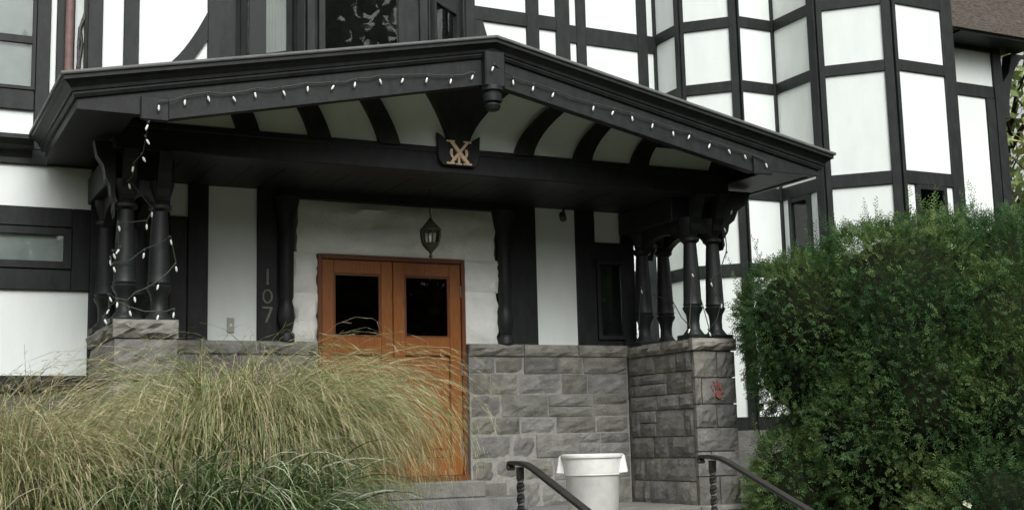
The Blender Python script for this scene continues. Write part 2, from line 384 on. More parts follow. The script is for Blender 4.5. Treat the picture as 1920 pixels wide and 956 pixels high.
# ---- polygonal bays to the right
s = 2**-0.5
BAY = [('A', 5.468, 3.07, 0, -1, 0.665, [(0, 0.062), (0.565, 0.665)]),
       ('B', 5.468, 2.405, s, -s, 0.80, [(0, 0.05), (0.695, 0.80)]),
       ('C', 6.033, 1.840, 1, 0, 0.641, [(0, 0.031), (0.585, 0.641)]),
       ('D', 6.674, 1.840, 0, -1, 0.946, [(0, 0.0375), (0.79, 0.946)]),
       ('E', 6.674, 0.894, s, -s, 0.974, [(0, 0.075), (0.8525, 0.974)]),
       ('F', 7.363, 0.205, 1, 0, 1.0875, [(0, 0.056), (0.881, 1.0875)])]
RB = [(0.42, 0.60), (2.52, 2.70), (3.595, 3.776), (5.139, 5.295), (6.0715, 6.229), (7.1, 7.25)]
for nm, X, Y, dx, dy, L, posts in BAY:
    fc = Face(X, Y, dx, dy)
    wl = MB().fbox(fc, -0.0, L, -0.25, 0.0, -0.7, 9.0).build('bay_wall', core_m, house)
    skip = []
    if nm in 'DF': skip = [(posts[0][1], 2.72, 3.58)]
    grid_wall(fc, 0, L, 0.42, 9.0, posts, RB, wl, skip)
    MB().fbox(fc, -0.01, L+0.01, 0.0, 0.07, -0.7, 0.42).build('foundation', stone_m, wl)
    if nm in 'DF':
        a, b = posts[0][1], posts[1][0]
        m0 = a+0.145 if nm == 'F' else a+0.16; m1 = b-0.145 if nm == 'F' else b-0.15
        panel(fc, a, m0, 2.70, 3.595, wl); panel(fc, m1, b, 2.70, 3.595, wl)
        window(fc, m0+0.06, m1-0.06, 2.78, 3.53, house, 0.06)
# right end of the bays and the set-back wall under the side roof
MB().box(8.20, 8.445, 0.21, 1.1, -0.7, 9.0).build('bay_wall', core_m, house)
FG = Face(0, 0.758, 1, 0)
gw = MB().box(8.445, 9.93, 0.758, 1.1, -0.7, 6.1).build('side_wall', core_m, house)
for a in [(8.60, 9.60, 3.164, 5.114), (8.60, 9.775, 5.301, 5.81), (8.60, 9.60, 0.66, 2.976)]: panel(FG, *a, gw)
post(FG, 9.615, 9.775, -0.5, 5.114, gw); post(FG, 9.78, 9.95, -0.5, 5.93, gw, n1=0.06)
post(FG, 8.45, 9.775, 5.115, 5.30, gw, n1=0.038); post(FG, 8.45, 9.775, 5.81, 5.99, gw); post(FG, 8.45, 9.61, 2.977, 3.163, gw, n1=0.038)
MB().prism(Face(0, 0.80, 1, 0), [(9.94, 4.85)]+[(9.94+0.12+0.52*(1-math.cos(t*math.pi/24)), 4.85+1.0*math.sin(t*math.pi/24)) for t in range(13)]+[(10.2, 5.85), (10.11, 5.54), (9.94, 5.35)], -0.08, 0.08).build('roof_bracket', timber_m, house)
sr = MB()
sr.add([(8.46, 0.258, 5.99), (10.35, 0.258, 5.99), (10.35, 1.6, 8.7), (8.46, 1.6, 8.7), (8.46, 0.258, 5.90), (10.35, 0.258, 5.90), (10.35, 3.5, 6.0), (8.46, 3.5, 6.0), (10.35, 3.5, 8.7), (8.46, 3.5, 8.7)],
       [(0, 1, 2, 3), (4, 7, 6, 5), (0, 4, 5, 1), (3, 2, 8, 9), (0, 3, 9, 7, 4), (1, 5, 6, 8, 2), (9, 8, 6, 7)])
sr = sr.build('side_roof', shingle_m, house)
for i in range(9):
    z0 = 5.91+0.15*i; t = (z0-5.99)/2.71; y = 0.258+1.342*max(0, t)
    MB().box(8.47, 10.33, y-0.037, y+0.06, z0, z0+0.14).build('shingle_course', shingle_m, sr)
MB().box(8.7, 10.34, 0.27, 0.77, 5.868, 5.898).build('soffit', timber_m, house)
# main roof and rear mass, above and behind everything in view
mb = MB()
mb.add([(-9.3, -0.4, ZT), (2.2, -0.4, ZT), (2.2, 7, ZT), (-9.3, 7, ZT), (-9.3, 3.3, ZT+4), (2.2, 3.3, ZT+4)],
       [(0, 1, 5, 4), (2, 3, 4, 5), (0, 4, 3), (1, 2, 5), (0, 3, 2, 1)])
mb.build('main_roof', roof_m, house)
MB().box(-9, 2.0, 0.31, 8, -0.7, ZT-0.01).box(2.0, 8.3, 3.41, 8, -0.7, 8.9).build('rear_wall', plaster_m, house)

# ---- doorway: white painted rough stones
def rough_block(fc, u0, u1, z0, z1, n0, n1, seed, amp=0.02, nu=6, nz=5, ej=0.0, joint=0.006):
    """rock-faced stone: front grid pushed in and out, edges pulled back"""
    r = np.random.default_rng(seed); mb = MB()
    u0 += joint; u1 -= joint; z0 += joint; z1 -= joint
    U = np.linspace(u0, u1, nu); Z = np.linspace(z0, z1, nz)
    for j in range(nz):
        for i in range(nu):
            e = i in (0, nu-1) or j in (0, nz-1)
            d = n1-amp*0.9 if e else n1+r.uniform(-amp*0.5, amp)
            ju = r.uniform(-1, 1)*(u1-u0)/nu*0.22 if not (i in (0, nu-1)) else r.uniform(-0.5, 0.3)*joint+r.uniform(-1, 1)*ej
            jz = r.uniform(-1, 1)*(z1-z0)/nz*0.22 if not (j in (0, nz-1)) else r.uniform(-0.5, 0.3)*joint
            mb.v.append(fc.w(U[i]+ju, d, Z[j]+jz))
    for j in range(nz-1):
        for i in range(nu-1): a = j*nu+i; mb.f.append((a, a+1, a+1+nu, a+nu))
    ring = [i for i in range(nu)]+[j*nu+nu-1 for j in range(1, nz)]+[(nz-1)*nu+i for i in range(nu-2, -1, -1)]+[j*nu for j in range(nz-2, 0, -1)]
    b0 = len(mb.v); inv = []
    bu = [U[i] for i in range(nu)]+[u1]*(nz-1)+[U[i] for i in range(nu-2, -1, -1)]+[u0]*(nz-2)
    bz = [z0]*nu+[Z[j] for j in range(1, nz)]+[z1]*(nu-1)+[Z[j] for j in range(nz-2, 0, -1)]
    for uu, zz in zip(bu, bz): mb.v.append(fc.w(uu, n0, zz))
    q = len(ring)
    for i in range(q): mb.f.append((ring[i], b0+i, b0+(i+1) % q, ring[(i+1) % q]))
    return mb
dw = [(-1.0, 1.20, 2.262, 2.80, 0.10),
      (-1.06, -0.775, 1.86, 2.27, 0.09), (-1.03, -0.775, 1.37, 1.87, 0.085), (0.835, 1.26, 1.92, 2.27, 0.09), (0.835, 1.22, 1.37, 1.93, 0.085)]
for i, (a, b, c, d, n) in enumerate(dw):
    rough_block(FM, a, b, c, d, -0.01, n, 40+i, 0.034 if b-a > 1 else 0.028, 19 if b-a > 1 else 7, 8 if d-c < 0.6 and b-a > 1 else 9, ej=0.02, joint=0.002).build('painted_stone', pstone_m, house, smooth=True)
# ---- pair of doors
MB().fbox(FM, -0.775, 0.835, -0.01, 0.012, 0.0, 2.262).build('door_frame', doord_m, house)
FDF = MB()
FDF.fbox(FM, -0.78, -0.735, -0.01, 0.085, 0.0, 2.26); FDF.fbox(FM, 0.795, 0.84, -0.01, 0.085, 0.0, 2.26); FDF.fbox(FM, -0.735, 0.795, -0.01, 0.083, 2.215, 2.26)
FDF.build('door_casing', doord_m, house, bev=0.006)
for a, b, gl in ((-0.732, 0.026, (-0.66, -0.16)), (0.034, 0.792, (0.135, 0.635))):
    lf = MB().fbox(FM, a, b, 0.010, 0.016, 0.02, 2.21).build('door', door_m, house)
    g0, g1 = a+0.125, b-0.125
    for q in [(a, g0, 0.02, 2.21), (g1, b, 0.02, 2.21)]: MB().fbox(FM, q[0], q[1], 0.012, 0.062, q[2], q[3]).build('stile', door_m, lf, bev=0.006)
    for q in [(0.02, 0.20), (1.25, 1.43), (2.075, 2.21)]: MB().fbox(FM, g0, g1, 0.012, 0.058, q[0], q[1]).build('rail', door_m, lf, bev=0.005)
    MB().fbox(FM, g0+0.002, g1-0.002, 0.012, 0.032, 0.202, 1.248).build('door_panel', door_m, lf, bev=0.01)
    MB().fbox(FM, g0+0.09, g1-0.09, 0.030, 0.046, 0.29, 1.16).build('raised_field', door_m, lf, bev=0.014)
    MB().fbox(FM, g0+0.001, g1-0.001, 0.014, 0.020, 1.431, 2.074).build('glass_backing', room_m, lf)
    MB().fbox(FM, g0+0.001, g1-0.001, 0.030, 0.036, 1.431, 2.074).build('pane', dglass_m, lf)
    bd = MB()
    bd.fbox(FM, g0, g0+0.022, 0.02, 0.05, 1.43, 2.075); bd.fbox(FM, g1-0.022, g1, 0.02, 0.05, 1.43, 2.075)
    bd.fbox(FM, g0+0.022, g1-0.022, 0.02, 0.048, 1.43, 1.452); bd.fbox(FM, g0+0.022, g1-0.022, 0.02, 0.048, 2.053, 2.075)
    bd.build('glazing_bead', doord_m, lf)
    if a > 0:
        for z in (0.3, 1.1, 1.92): MB().fbox(FM, b-0.014, b+0.014, 0.06, 0.075, z-0.06, z+0.06).build('hinge', trim_m, lf, bev=0.004)
        MB().lathe((a+0.06, -0.11, 1.02), [(0.012, -0.03), (0.03, -0.02), (0.034, 0), (0.03, 0.02), (0.012, 0.03)], 12).build('door_knob', lead_m, lf, smooth=True)
MB().fbox(FM, -0.80, 0.86, -0.01, 0.10, -0.04, 0.018).build('door_sill', doord_m, house, bev=0.005)

# ------------------------------------------------------------------ porch stone walls
def lay(fc, u0, u1, zc, parent, seed, n0=-0.03, n1=0.035, wmin=0.28, wmax=0.56, amp=0.013):
    r = random.Random(seed)
    for j in range(len(zc)-1):
        u = u0; z0, z1 = zc[j], zc[j+1]
        first = True
        while u < u1-0.02:
            wd = r.uniform(wmin, wmax)*(0.6 if first and j % 2 else 1); first = False
            if u1-u-wd < wmin*0.6: wd = u1-u
            if r.random() < 0.22 and z1-z0 > 0.22:
                zm = z0+(z1-z0)*r.uniform(0.4, 0.6)
                for a, b in ((z0, zm), (zm, z1)):
                    rough_block(fc, u, u+wd, a, b, n0, n1+r.uniform(-0.008, 0.008), r.randint(0, 99999), amp*0.8, 6, 4).build('stone', stone_m, parent)
            else:
                rough_block(fc, u, u+wd, z0, z1, n0, n1+r.uniform(-0.01, 0.01), r.randint(0, 99999), amp, 6, 5).build('stone', stone_m, parent)
            u += wd
def caps(fc, u0, u1, z0, z1, parent, seed, n0=-0.03, n1=0.07, wd=0.6):
    r = random.Random(seed); k = max(1, round((u1-u0)/wd)); e = [u0+(u1-u0)*i/k+(r.uniform(-0.06, 0.06) if 0 < i < k else 0) for i in range(k+1)]
    for i in range(k):
        rough_block(fc, e[i], e[i+1], z0, z1, n0, n1, r.randint(0, 9999), 0.022, 8, 4).build('cap_stone', cap_m, parent)
ZC = [-0.36, -0.07, 0.17, 0.42, 0.60, 0.84, 1.06, 1.245]
# right: wainscot beside the door, side wall, front pier
rw = thing('stone_wall', 'grey rock-faced stone wall right of the doors, with a pier carrying four columns', 'stone wall', (2.2, -0.6, -0.36))
core = MB().box(0.86, 2.80, -0.10, -0.002, -0.36, 1.24).build('mortar_bed', mortar_m, rw)
MB().box(2.835, 3.285, -1.365, -0.002, -0.36, 1.36).build('mortar_bed', mortar_m, rw)
lay(Face(0, -0.10, 1, 0), 0.86, 2.79, ZC, rw, 11, -0.02, 0.015)
caps(Face(0, -0.10, 1, 0), 0.86, 2.80, 1.245, 1.375, rw, 12, 0.098-0.1, 0.045)
MB().box(0.86, 2.80, -0.11, -0.002, 1.24, 1.372).build('cap_bed', cap_m, rw)
FI = Face(2.835, 0, 0, -1)
ZC2 = [-0.36, -0.10, 0.14, 0.36, 0.64, 0.80, 1.03, 1.225]
lay(FI, 0.12, 1.33, ZC2, rw, 21, -0.02, 0.035)
caps(FI, 0.12, 1.34, 1.225, 1.355, rw, 22, -0.03, 0.06, 0.6)
FP = Face(0, -1.365, 1, 0)
for j, (z0, z1, cuts) in enumerate([(-0.36, -0.05, (0.5,)), (-0.05, 0.2, (0.32,)), (0.2, 0.44, ()), (0.44, 0.68, (0.5,)), (0.68, 0.95, (0.16,)), (0.95, 1.225, (0.55,))]):
    e = [2.80]+[2.80+c*0.52 for c in cuts]+[3.32]
    for i in range(len(e)-1): rough_block(FP, e[i], e[i+1], z0, z1, -0.02, 0.035, 300+j*5+i, 0.014, 6, 5).build('stone', stone_m, rw)
rough_block(FP, 2.775, 3.34, 1.225, 1.36, -0.02, 0.06, 390, 0.022, 8, 4).build('cap_stone', cap_m, rw)
lay(Face(3.285, -1.365, 0, 1), 0.03, 1.36, ZC2, rw, 25, -0.02, 0.035)
MB().box(2.80, 3.33, -1.38, -0.004, 1.33, 1.356).build('cap_bed', cap_m, rw)
# left: wainscot and pier
lw = thing('stone_wall', 'low grey stone wall under the white panel left of the doors', 'stone wall', (-1.6, -0.1, -0.36))
MB().box(-2.46, -0.79, -0.10, -0.002, -0.36, 1.24).build('mortar_bed', mortar_m, lw)
lay(Face(0, -0.10, 1, 0), -2.46, -0.79, ZC, lw, 31, -0.02, 0.015)
caps(Face(0, -0.10, 1, 0), -2.46, -0.79, 1.245, 1.375, lw, 32, -0.002, 0.045)
MB().box(-2.46, -0.79, -0.11, -0.002, 1.24, 1.372).build('cap_bed', cap_m, lw)
lp = thing('stone_pier', 'pale rough stone pier wound with string lights beside the tall grass', 'stone pier', (-2.72, -1.3, -0.5))
MB().box(-2.93, -2.47, -1.37, -0.004, -0.5, 1.40).build('mortar_bed', mortar_m, lp)
FPL = Face(0, -1.37, 1, 0)
for j, (z0, z1, cuts) in enumerate([(-0.5, -0.1, (0.5,)), (-0.1, 0.3, ()), (0.3, 0.62, (0.45,)), (0.62, 0.92, ()), (0.92, 1.27, ())]):
    e = [-2.965]+[-2.965+c*0.5 for c in cuts]+[-2.44]
    for i in range(len(e)-1): rough_block(FPL, e[i], e[i+1], z0, z1, -0.02, 0.04, 500+j*5+i, 0.016, 7, 6).build('stone', stone_m, lp)
rough_block(FPL, -2.98, -2.43, 1.27, 1.435, -0.02, 0.06, 590, 0.03, 9, 5).build('cap_stone', cap_m, lp)
lay(Face(-2.93, 0, 0, -1), 0.0, 1.36, [-0.5, -0.1, 0.3, 0.62, 0.92, 1.27], lp, 51, -0.02, 0.04, 0.4, 0.7, 0.025)
caps(Face(-2.93, 0, 0, -1), 0.0, 1.36, 1.27, 1.41, lp, 52, -0.02, 0.05, 0.7)
MB().box(-2.97, -2.44, -1.41, -0.004, 1.36, 1.405).build('cap_bed', cap_m, lp)

# ------------------------------------------------------------------ porch
CX = 0.165; HW = 3.58; YF = -2.20
por = thing('entrance_porch', 'black timber gabled entrance porch with turned columns and white coved gable', 'porch', (CX, -1.4, 1.36))
top = lambda x: 3.97-0.208*abs(x-CX)
bot = lambda x: 3.545-0.207*abs(x-CX) if abs(x-CX) < 2.9 else 2.965
FF = Face(0, YF, 1, 0)
for sgn in (-1, 1):
    P = lambda d: CX+sgn*d
    HW = 3.58 if sgn < 0 else 3.72
    poly = [(P(0), top(P(0))-0.06), (P(HW), top(P(HW))-0.06), (P(HW), 2.968), (P(2.9), 2.966), (P(2.9), 2.945), (P(0), 3.545)]
    if sgn > 0: poly = poly[::-1]
    MB().prism(FF, poly, -0.09, 0.0).build('bargeboard', timber_m, por, bev=0.004)
    a, b = sorted((P(2.88), P(3.10)))
    MB().fbox(FF, a, b, 0.0, 0.035, 2.925, 3.12).build('bargeboard_block', timber_m, por, bev=0.008)
    # side fascia of the eaves
    a, b = sorted((P(HW), P(HW-0.05)))
    MB().box(a, b, YF+0.09, -0.3, 2.968, top(P(HW))-0.06).build('eave_fascia', timber_m, por)
    # soffit, from bargeboard back to the wall
    a, b = sorted((P(HW-0.05), P(3.12)))
    MB().box(a, b, YF+0.09, -0.05, 2.98, 3.0).build('soffit', dark_m, por)
    # roof slab
    rv = [(P(0), YF, top(P(0))-0.005), (P(HW), YF, top(P(HW))-0.005), (P(HW), -0.30, top(P(HW))-0.005), (P(0), -0.30, top(P(0))-0.005)]
    rv2 = [(x_, y_+0.09*(k_ < 2), z_-0.05) for k_, (x_, y_, z_) in enumerate(rv)]
    MB().add(rv+rv2, [(0, 1, 2, 3), (7, 6, 5, 4), (0, 4, 5, 1), (1, 5, 6, 2), (2, 6, 7, 3), (3, 7, 4, 0)]).build('roof_slope', roof_m, por)
HW = 3.58
# crown moulding, mitred round the eave corners
def sweep(path, prof, name, m):
    """path: (x,y,z,mx,my) with mitre vector; prof: (out, dz) closed"""
    mb = MB(); k = len(prof)
    for x_, y_, z_, mx, my in path:
        for n, dz in prof: mb.v.append((x_+mx*n, y_+my*n, z_+dz))
    for i in range(len(path)-1):
        for j in range(k): a = i*k+j; b = i*k+(j+1) % k; mb.f.append((a, b, b+k, a+k))
    mb.f.append(tuple(range(k-1, -1, -1))); mb.f.append(tuple(range((len(path)-1)*k, len(path)*k)))
    return mb.build(name, m, por)
HR = 3.72; Z0 = top(CX+HW); ZR = top(CX+HR); L_, R_ = CX-HW, CX+HR
segs = [[(L_, -0.22, Z0, -1, 0), (L_, YF, Z0, -1, -1)], [(L_, YF, Z0, -1, -1), (CX, YF, 3.97, 0, -1)],
        [(CX, YF, 3.97, 0, -1), (R_, YF, ZR, 1, -1)], [(R_, YF, ZR, 1, -1), (R_, -0.3, ZR, 1, 0)]]
bed = [(0, -0.175), (0.02, -0.175), (0.032, -0.150), (0.032, -0.130), (0, -0.130)]
crown = [(0, -0.131), (0.045, -0.131), (0.05, -0.105), (0.085, -0.075), (0.115, -0.062), (0.115, -0.031), (0, -0.031)]
drip = [(0, -0.029), (0.130, -0.029), (0.135, -0.02), (0.135, -0.004), (0.12, 0.0), (0, 0.0)]
for sg in segs:
    sweep(sg, bed, 'bed_moulding', timber_m); sweep(sg, crown, 'crown_moulding', timber_m); sweep(sg, drip, 'metal_drip_edge', trim_m)
# pendant at the peak
pd = MB().box(CX-0.10, CX+0.10, YF-0.085, YF+0.06, 3.50, 3.83).build('pendant', timber_m, por, bev=0.012)
MB().lathe((CX, YF-0.01, 3.29), [(0.03, 0), (0.06, 0.012), (0.075, 0.05), (0.06, 0.075), (0.085, 0.085), (0.09, 0.15), (0.075, 0.165), (0.075, 0.175), (0.10, 0.185), (0.10, 0.225)], 16).build('drop', timber_m, pd, smooth=True)
# tie beam and ceiling
MB().box(-3.0, 3.33, -1.42, -1.12, 2.87, 3.125).build('tie_beam', dark_m, por, bev=0.012)
MB().box(-3.0, 3.33, -1.432, -1.12, 3.06, 3.115).build('beam_moulding', dark_m, por, bev=0.008)
xx = -2.98; ci = 0
while xx < 3.3:
    MB().box(xx+0.003, xx+0.155, -1.13, -0.05, 2.885+0.002*(ci % 2), 2.915).build('ceiling_board', dark_m, por); xx += 0.158; ci += 1
for a, b in ((-3.0, -2.43), (2.78, 3.33)): MB().box(a, b, -1.13, -0.05, 2.62, 2.872).build('side_beam', dark_m, por, bev=0.01)
# gable: curved tympanum panels between curved ribs
ztop = lambda x: min(top(x)-0.07, 3.90)
def tymp(x, z): return -1.405-0.42*max(0, (z-3.12)/0.75)**2
ribs = [(-1.865, -1), (-1.205, -1), (-0.535, -1), (0.165, 0), (0.87, 1), (1.53, 1), (2.20, 1)]
def shift(dz): return 0.28*dz+0.95*dz*dz
NZ = 12
def strip(xl, xr, name, m, off, thick):
    """curved vertical strip from beam to roof: xl(z), xr(z)"""
    mb = MB(); rows = []
    for i in range(NZ+1):
        z = 3.10+0.86*i/NZ; a, b = xl(z), xr(z)
        if z > min(ztop(a), ztop(b))+0.10 and i > 1: break
        for xq in (a, b):
            y = tymp(xq, z); mb.v += [(xq, y-off, z), (xq, y-off+thick, z)]
        rows.append(i)
    n = len(rows)
    for i in range(n-1):
        a = 4*i; b = a+4
        mb.f += [(a, a+2, b+2, b), (a+1, b+1, b+3, a+3), (a, b, b+1, a+1), (a+2, a+3, b+3, b+2)]
    mb.f += [(0, 1, 3, 2), (4*n-4, 4*n-2, 4*n-1, 4*n-3)]
    return mb.build(name, m, por, smooth=True)
for xb, sg in ribs:
    if sg: strip(lambda z: xb-0.10+sg*shift(z-3.12), lambda z: xb+0.10+sg*shift(z-3.12), 'gable_rib', dark_m, 0.06, 0.07)
    else: strip(lambda z: xb-0.10-1.15*shift(max(0, z-3.16))*0.85, lambda z: xb+0.10+1.15*shift(max(0, z-3.16))*0.85, 'gable_bracket', dark_m, 0.075, 0.085)
edges = [(-2.75, -1)]+ribs+[(3.08, 1)]
for (xa, sa), (xb, sb) in zip(edges[:-1], edges[1:]):
    strip(lambda z: xa+(sa*shift(z-3.12) if sa else 0.0), lambda z: xb+(sb*shift(z-3.12) if sb else 0.0), 'gable_panel', plaster_m, 0.0, 0.03)
# columns
CP = [(0.125, 0), (0.125, 0.045), (0.100, 0.075), (0.074, 0.11), (0.070, 0.19), (0.082, 0.26), (0.110, 0.305), (0.118, 0.33), (0.100, 0.345), (0.110, 0.365), (0.104, 0.38), (0.101, 0.45), (0.092, 0.70), (0.076, 0.96), (0.072, 1.01), (0.108, 1.035), (0.108, 1.065), (0.078, 1.085), (0.10, 1.16), (0.122, 1.23), (0.122, 1.28)]
def arch_board(fc, u0, u1, zs, zc, n0, n1):
    """spandrel with a pointed-round arch underneath"""
    mb = MB(); k = 10; pts = []
    for i in range(k+1):
        t = i/k; u = u0+(u1-u0)*t; pts.append((u, zs+(zc-zs)*math.sin(math.pi*t)**0.6))
    poly = pts+[(u1, 2.63), (u0, 2.63)]
    return mb.prism(fc, poly, n0, n1).build('spandrel', dark_m, por)
for px, zb in ((-2.72, 1.405), (3.06, 1.355)):
    for dx in (-0.14, 0.145):
        for y in (-1.24, -0.30):
            cc = MB().lathe((px+dx, y, zb), [(r_*0.93, z_*(2.63-zb)/1.28) for r_, z_ in CP], 16).build('column', dark_m if y > -1 else timber_m, por, smooth=True)
            MB().box(px+dx-0.13, px+dx+0.13, y-0.125, y+0.125, zb-0.01, zb+0.045).build('plinth', timber_m, cc, bev=0.008)
    for y in (-1.24, -0.30): arch_board(Face(px, y, 1, 0), -0.10, 0.10, 2.40, 2.50, -0.05, 0.05)
    for dx in (-0.14, 0.145): arch_board(Face(px+dx, 0, 0, -1), 0.36, 1.18, 2.36, 2.52, -0.045, 0.045)
    arch_board(Face(px, 0, 0, -1), 0.0, 0.26, 2.36, 2.50, -0.20, -0.12)
    # scrolled brackets reaching out under the eaves
    for sgn in (-1, 1):
        bx = px+sgn*0.26
        q_ = sgn*(0.45 if px < 0 else 1.0)
        pts = [(q_*0.0, 2.30), (q_*0.03, 2.36), (q_*0.02, 2.42), (q_*0.08, 2.50), (q_*0.10, 2.58), (q_*0.17, 2.63), (q_*0.22, 2.74), (q_*0.34, 2.82), (q_*0.40, 2.95), (0, 2.95)]
        if sgn < 0: pts = pts[::-1]
        if (px > 0) == (sgn > 0): MB().prism(Face(bx-sgn*0.02, -1.24, 1, 0), pts, -0.06, 0.06).build('eave_bracket', dark_m, por)
    for dx in (-0.14, 0.145):
        pts = [(0.0, 2.46), (0.02, 2.50), (0.03, 2.56), (0.07, 2.62), (0.09, 2.70), (0.14, 2.78), (0.16, 2.86), (0, 2.86)]
        MB().prism(Face(px+dx, -1.33, 0, -1), pts, -0.055, 0.055).build('eave_bracket', dark_m, por)

# ------------------------------------------------------------------ emblem on the beam
FE = Face(0, -1.432, 1, 0)
em = thing('emblem', 'cream monogram of crossed letters on a black board at the beam centre', 'emblem', (CX, -1.44, 2.93))
MB().prism(FE, [(-0.06, 3.255), (-0.045, 2.99), (-0.0, 2.94), (0.33, 2.94), (0.375, 2.99), (0.39, 3.245), (0.30, 3.19), (0.03, 3.195)], 0.0, 0.035).build('backing_board', dark_m, em, bev=0.006)
def bar(p, q, wd, n0, n1): 
    (x0, z0), (x1, z1) = p, q; L = math.hypot(x1-x0, z1-z0); ax, az = -(z1-z0)/L*wd/2, (x1-x0)/L*wd/2
    return [(x0+ax, z0+az), (x0-ax, z0-az), (x1-ax, z1-az), (x1+ax, z1+az)]
ecx, ecz = 0.160, 3.066
lm = MB()
lm.prism(FE, bar((ecx-0.084, ecz+0.104), (ecx+0.089, ecz-0.104), 0.034, 0, 0), 0.03, 0.060)
lm.prism(FE, bar((ecx-0.084, ecz-0.104), (ecx+0.089, ecz+0.104), 0.026, 0, 0), 0.03, 0.056)
for sx, sz in ((-1, 1), (1, 1), (-1, -1), (1, -1)):
    lm.prism(FE, bar((ecx+sx*0.087-0.042, ecz+sz*0.107), (ecx+sx*0.087+0.042, ecz+sz*0.107), 0.016, 0, 0), 0.03, 0.052)
lm.build('letter_x', gold_m, em)
lm = MB(); k = 20
for h in (-1, 1):
    inn, ou = [], []
    for i in range(k+1):
        a = -1.15+2.3*i/k
        ou.append((ecx+h*0.094*math.cos(a), ecz+0.084*math.sin(a))); inn.append((ecx+h*0.068*math.cos(a), ecz+0.080*math.sin(a)))
    lm.prism(FE, (ou+inn[::-1]) if h > 0 else (inn+ou[::-1]), 0.03, 0.048)
lm.prism(FE, bar((ecx, ecz-0.112), (ecx, ecz+0.112), 0.022, 0, 0), 0.03, 0.044)
lm.prism(FE, bar((ecx-0.03, ecz-0.109), (ecx+0.03, ecz-0.109), 0.012, 0, 0), 0.03, 0.043)
lm.build('letter_phi', gold_m, em)

# house number 107 on the timber left of the doorway
FN = Face(0, -0.045, 1, 0)
hn = thing('house_number', 'weathered metal numerals 107 on black post left of the doors', 'house number', (-1.29, -0.05, 1.58))
MB().prism(FN, bar((-1.285, 1.93), (-1.285, 2.09), 0.022, 0, 0), -0.002, 0.012).add([], []).build('numeral', num_m, hn)
mb = MB(); k = 20
for i in range(k):
    a0, a1 = 2*math.pi*i/k, 2*math.pi*(i+1)/k
    mb.prism(FN, [(-1.285+0.052*math.cos(a), 1.815+0.072*math.sin(a)) for a in (a0, a1)]+[(-1.285+0.034*math.cos(a), 1.815+0.054*math.sin(a)) for a in (a1, a0)], -0.002, 0.012)
mb.build('numeral', num_m, hn)
mb = MB().prism(FN, bar((-1.335, 1.702), (-1.235, 1.702), 0.020, 0, 0), -0.002, 0.012).prism(FN, bar((-1.243, 1.70), (-1.30, 1.56), 0.020, 0, 0), -0.002, 0.0115)
mb.build('numeral', num_m, hn)
# doorbell plate
bp_ = thing('doorbell_plate', 'small beige plate low on the white panel left of number', 'doorbell', (-1.637, -0.02, 1.46))
MB().fbox(FM, -1.675, -1.605, 0.008, 0.026, 1.455, 1.60).build('plate', beige_m, bp_, bev=0.004)
MB().fbox(FM, -1.652, -1.628, 0.024, 0.034, 1.515, 1.54).build('button', plastic_m, bp_, bev=0.003)
# security camera under the ceiling
scm = thing('security_camera', 'small black camera on the ceiling above the right white panel', 'camera', (1.98, -0.14, 2.76))
MB().tube([(2.03, -0.13, 2.89), (2.03, -0.13, 2.80), (2.02, -0.14, 2.785)], 0.014, 8).build('arm', iron_m, scm)
MB().lathe((0, 0, 0), [(0.028, -0.055), (0.038, -0.045), (0.038, 0.05), (0.03, 0.06)], 12).build('housing', iron_m, scm, smooth=True)
h_ = scm.children[-1]; h_.rotation_euler = (R(70), 0, R(-35)); h_.location = Vector((1.99, -0.18, 2.775))-ORG[scm]
# hanging lantern
ln = thing('hanging_lantern', 'dark brass hanging lantern with glass sides above the doors', 'lantern', (CX+0.02, -0.70, 2.17))
lx, ly = CX+0.02, -0.70
mb = MB()
for i in range(6): mb.tube([(lx, ly, 2.56+i*0.055), (lx+0.006*(-1)**i, ly, 2.585+i*0.055), (lx, ly, 2.615+i*0.055)], 0.007, 5)
mb.build('chain', lead_m, ln)
MB().lathe((lx, ly, 0), [(0.05, 2.875), (0.06, 2.885), (0.06, 2.89)], 12).build('ceiling_rose', lead_m, ln)
MB().lathe((lx, ly, 0), [(0.105, 2.435), (0.11, 2.45), (0.075, 2.49), (0.03, 2.54), (0.012, 2.57)], 12).build('cap', lead_m, ln, smooth=True)
MB().lathe((lx, ly, 0), [(0.008, 2.165), (0.022, 2.185), (0.01, 2.205), (0.022, 2.23), (0.05, 2.255), (0.085, 2.30), (0.088, 2.315)], 12).build('base', lead_m, ln, smooth=True)
for i in range(6):
    a = math.pi*i/3+0.3; MB().tube([(lx+0.085*math.cos(a), ly+0.085*math.sin(a), 2.31), (lx+0.10*math.cos(a), ly+0.10*math.sin(a), 2.38), (lx+0.103*math.cos(a), ly+0.103*math.sin(a), 2.44)], 0.009, 5).build('bar', lead_m, ln)
MB().lathe((lx, ly, 0), [(0.075, 2.31), (0.09, 2.38), (0.092, 2.437)], 12).build('glass', glass_m, ln, smooth=True)
MB().lathe((lx, ly, 0), [(0.014, 2.30), (0.014, 2.36), (0.02, 2.38), (0.012, 2.42)], 10).build('candle_bulb', bulb_m, ln, smooth=True)

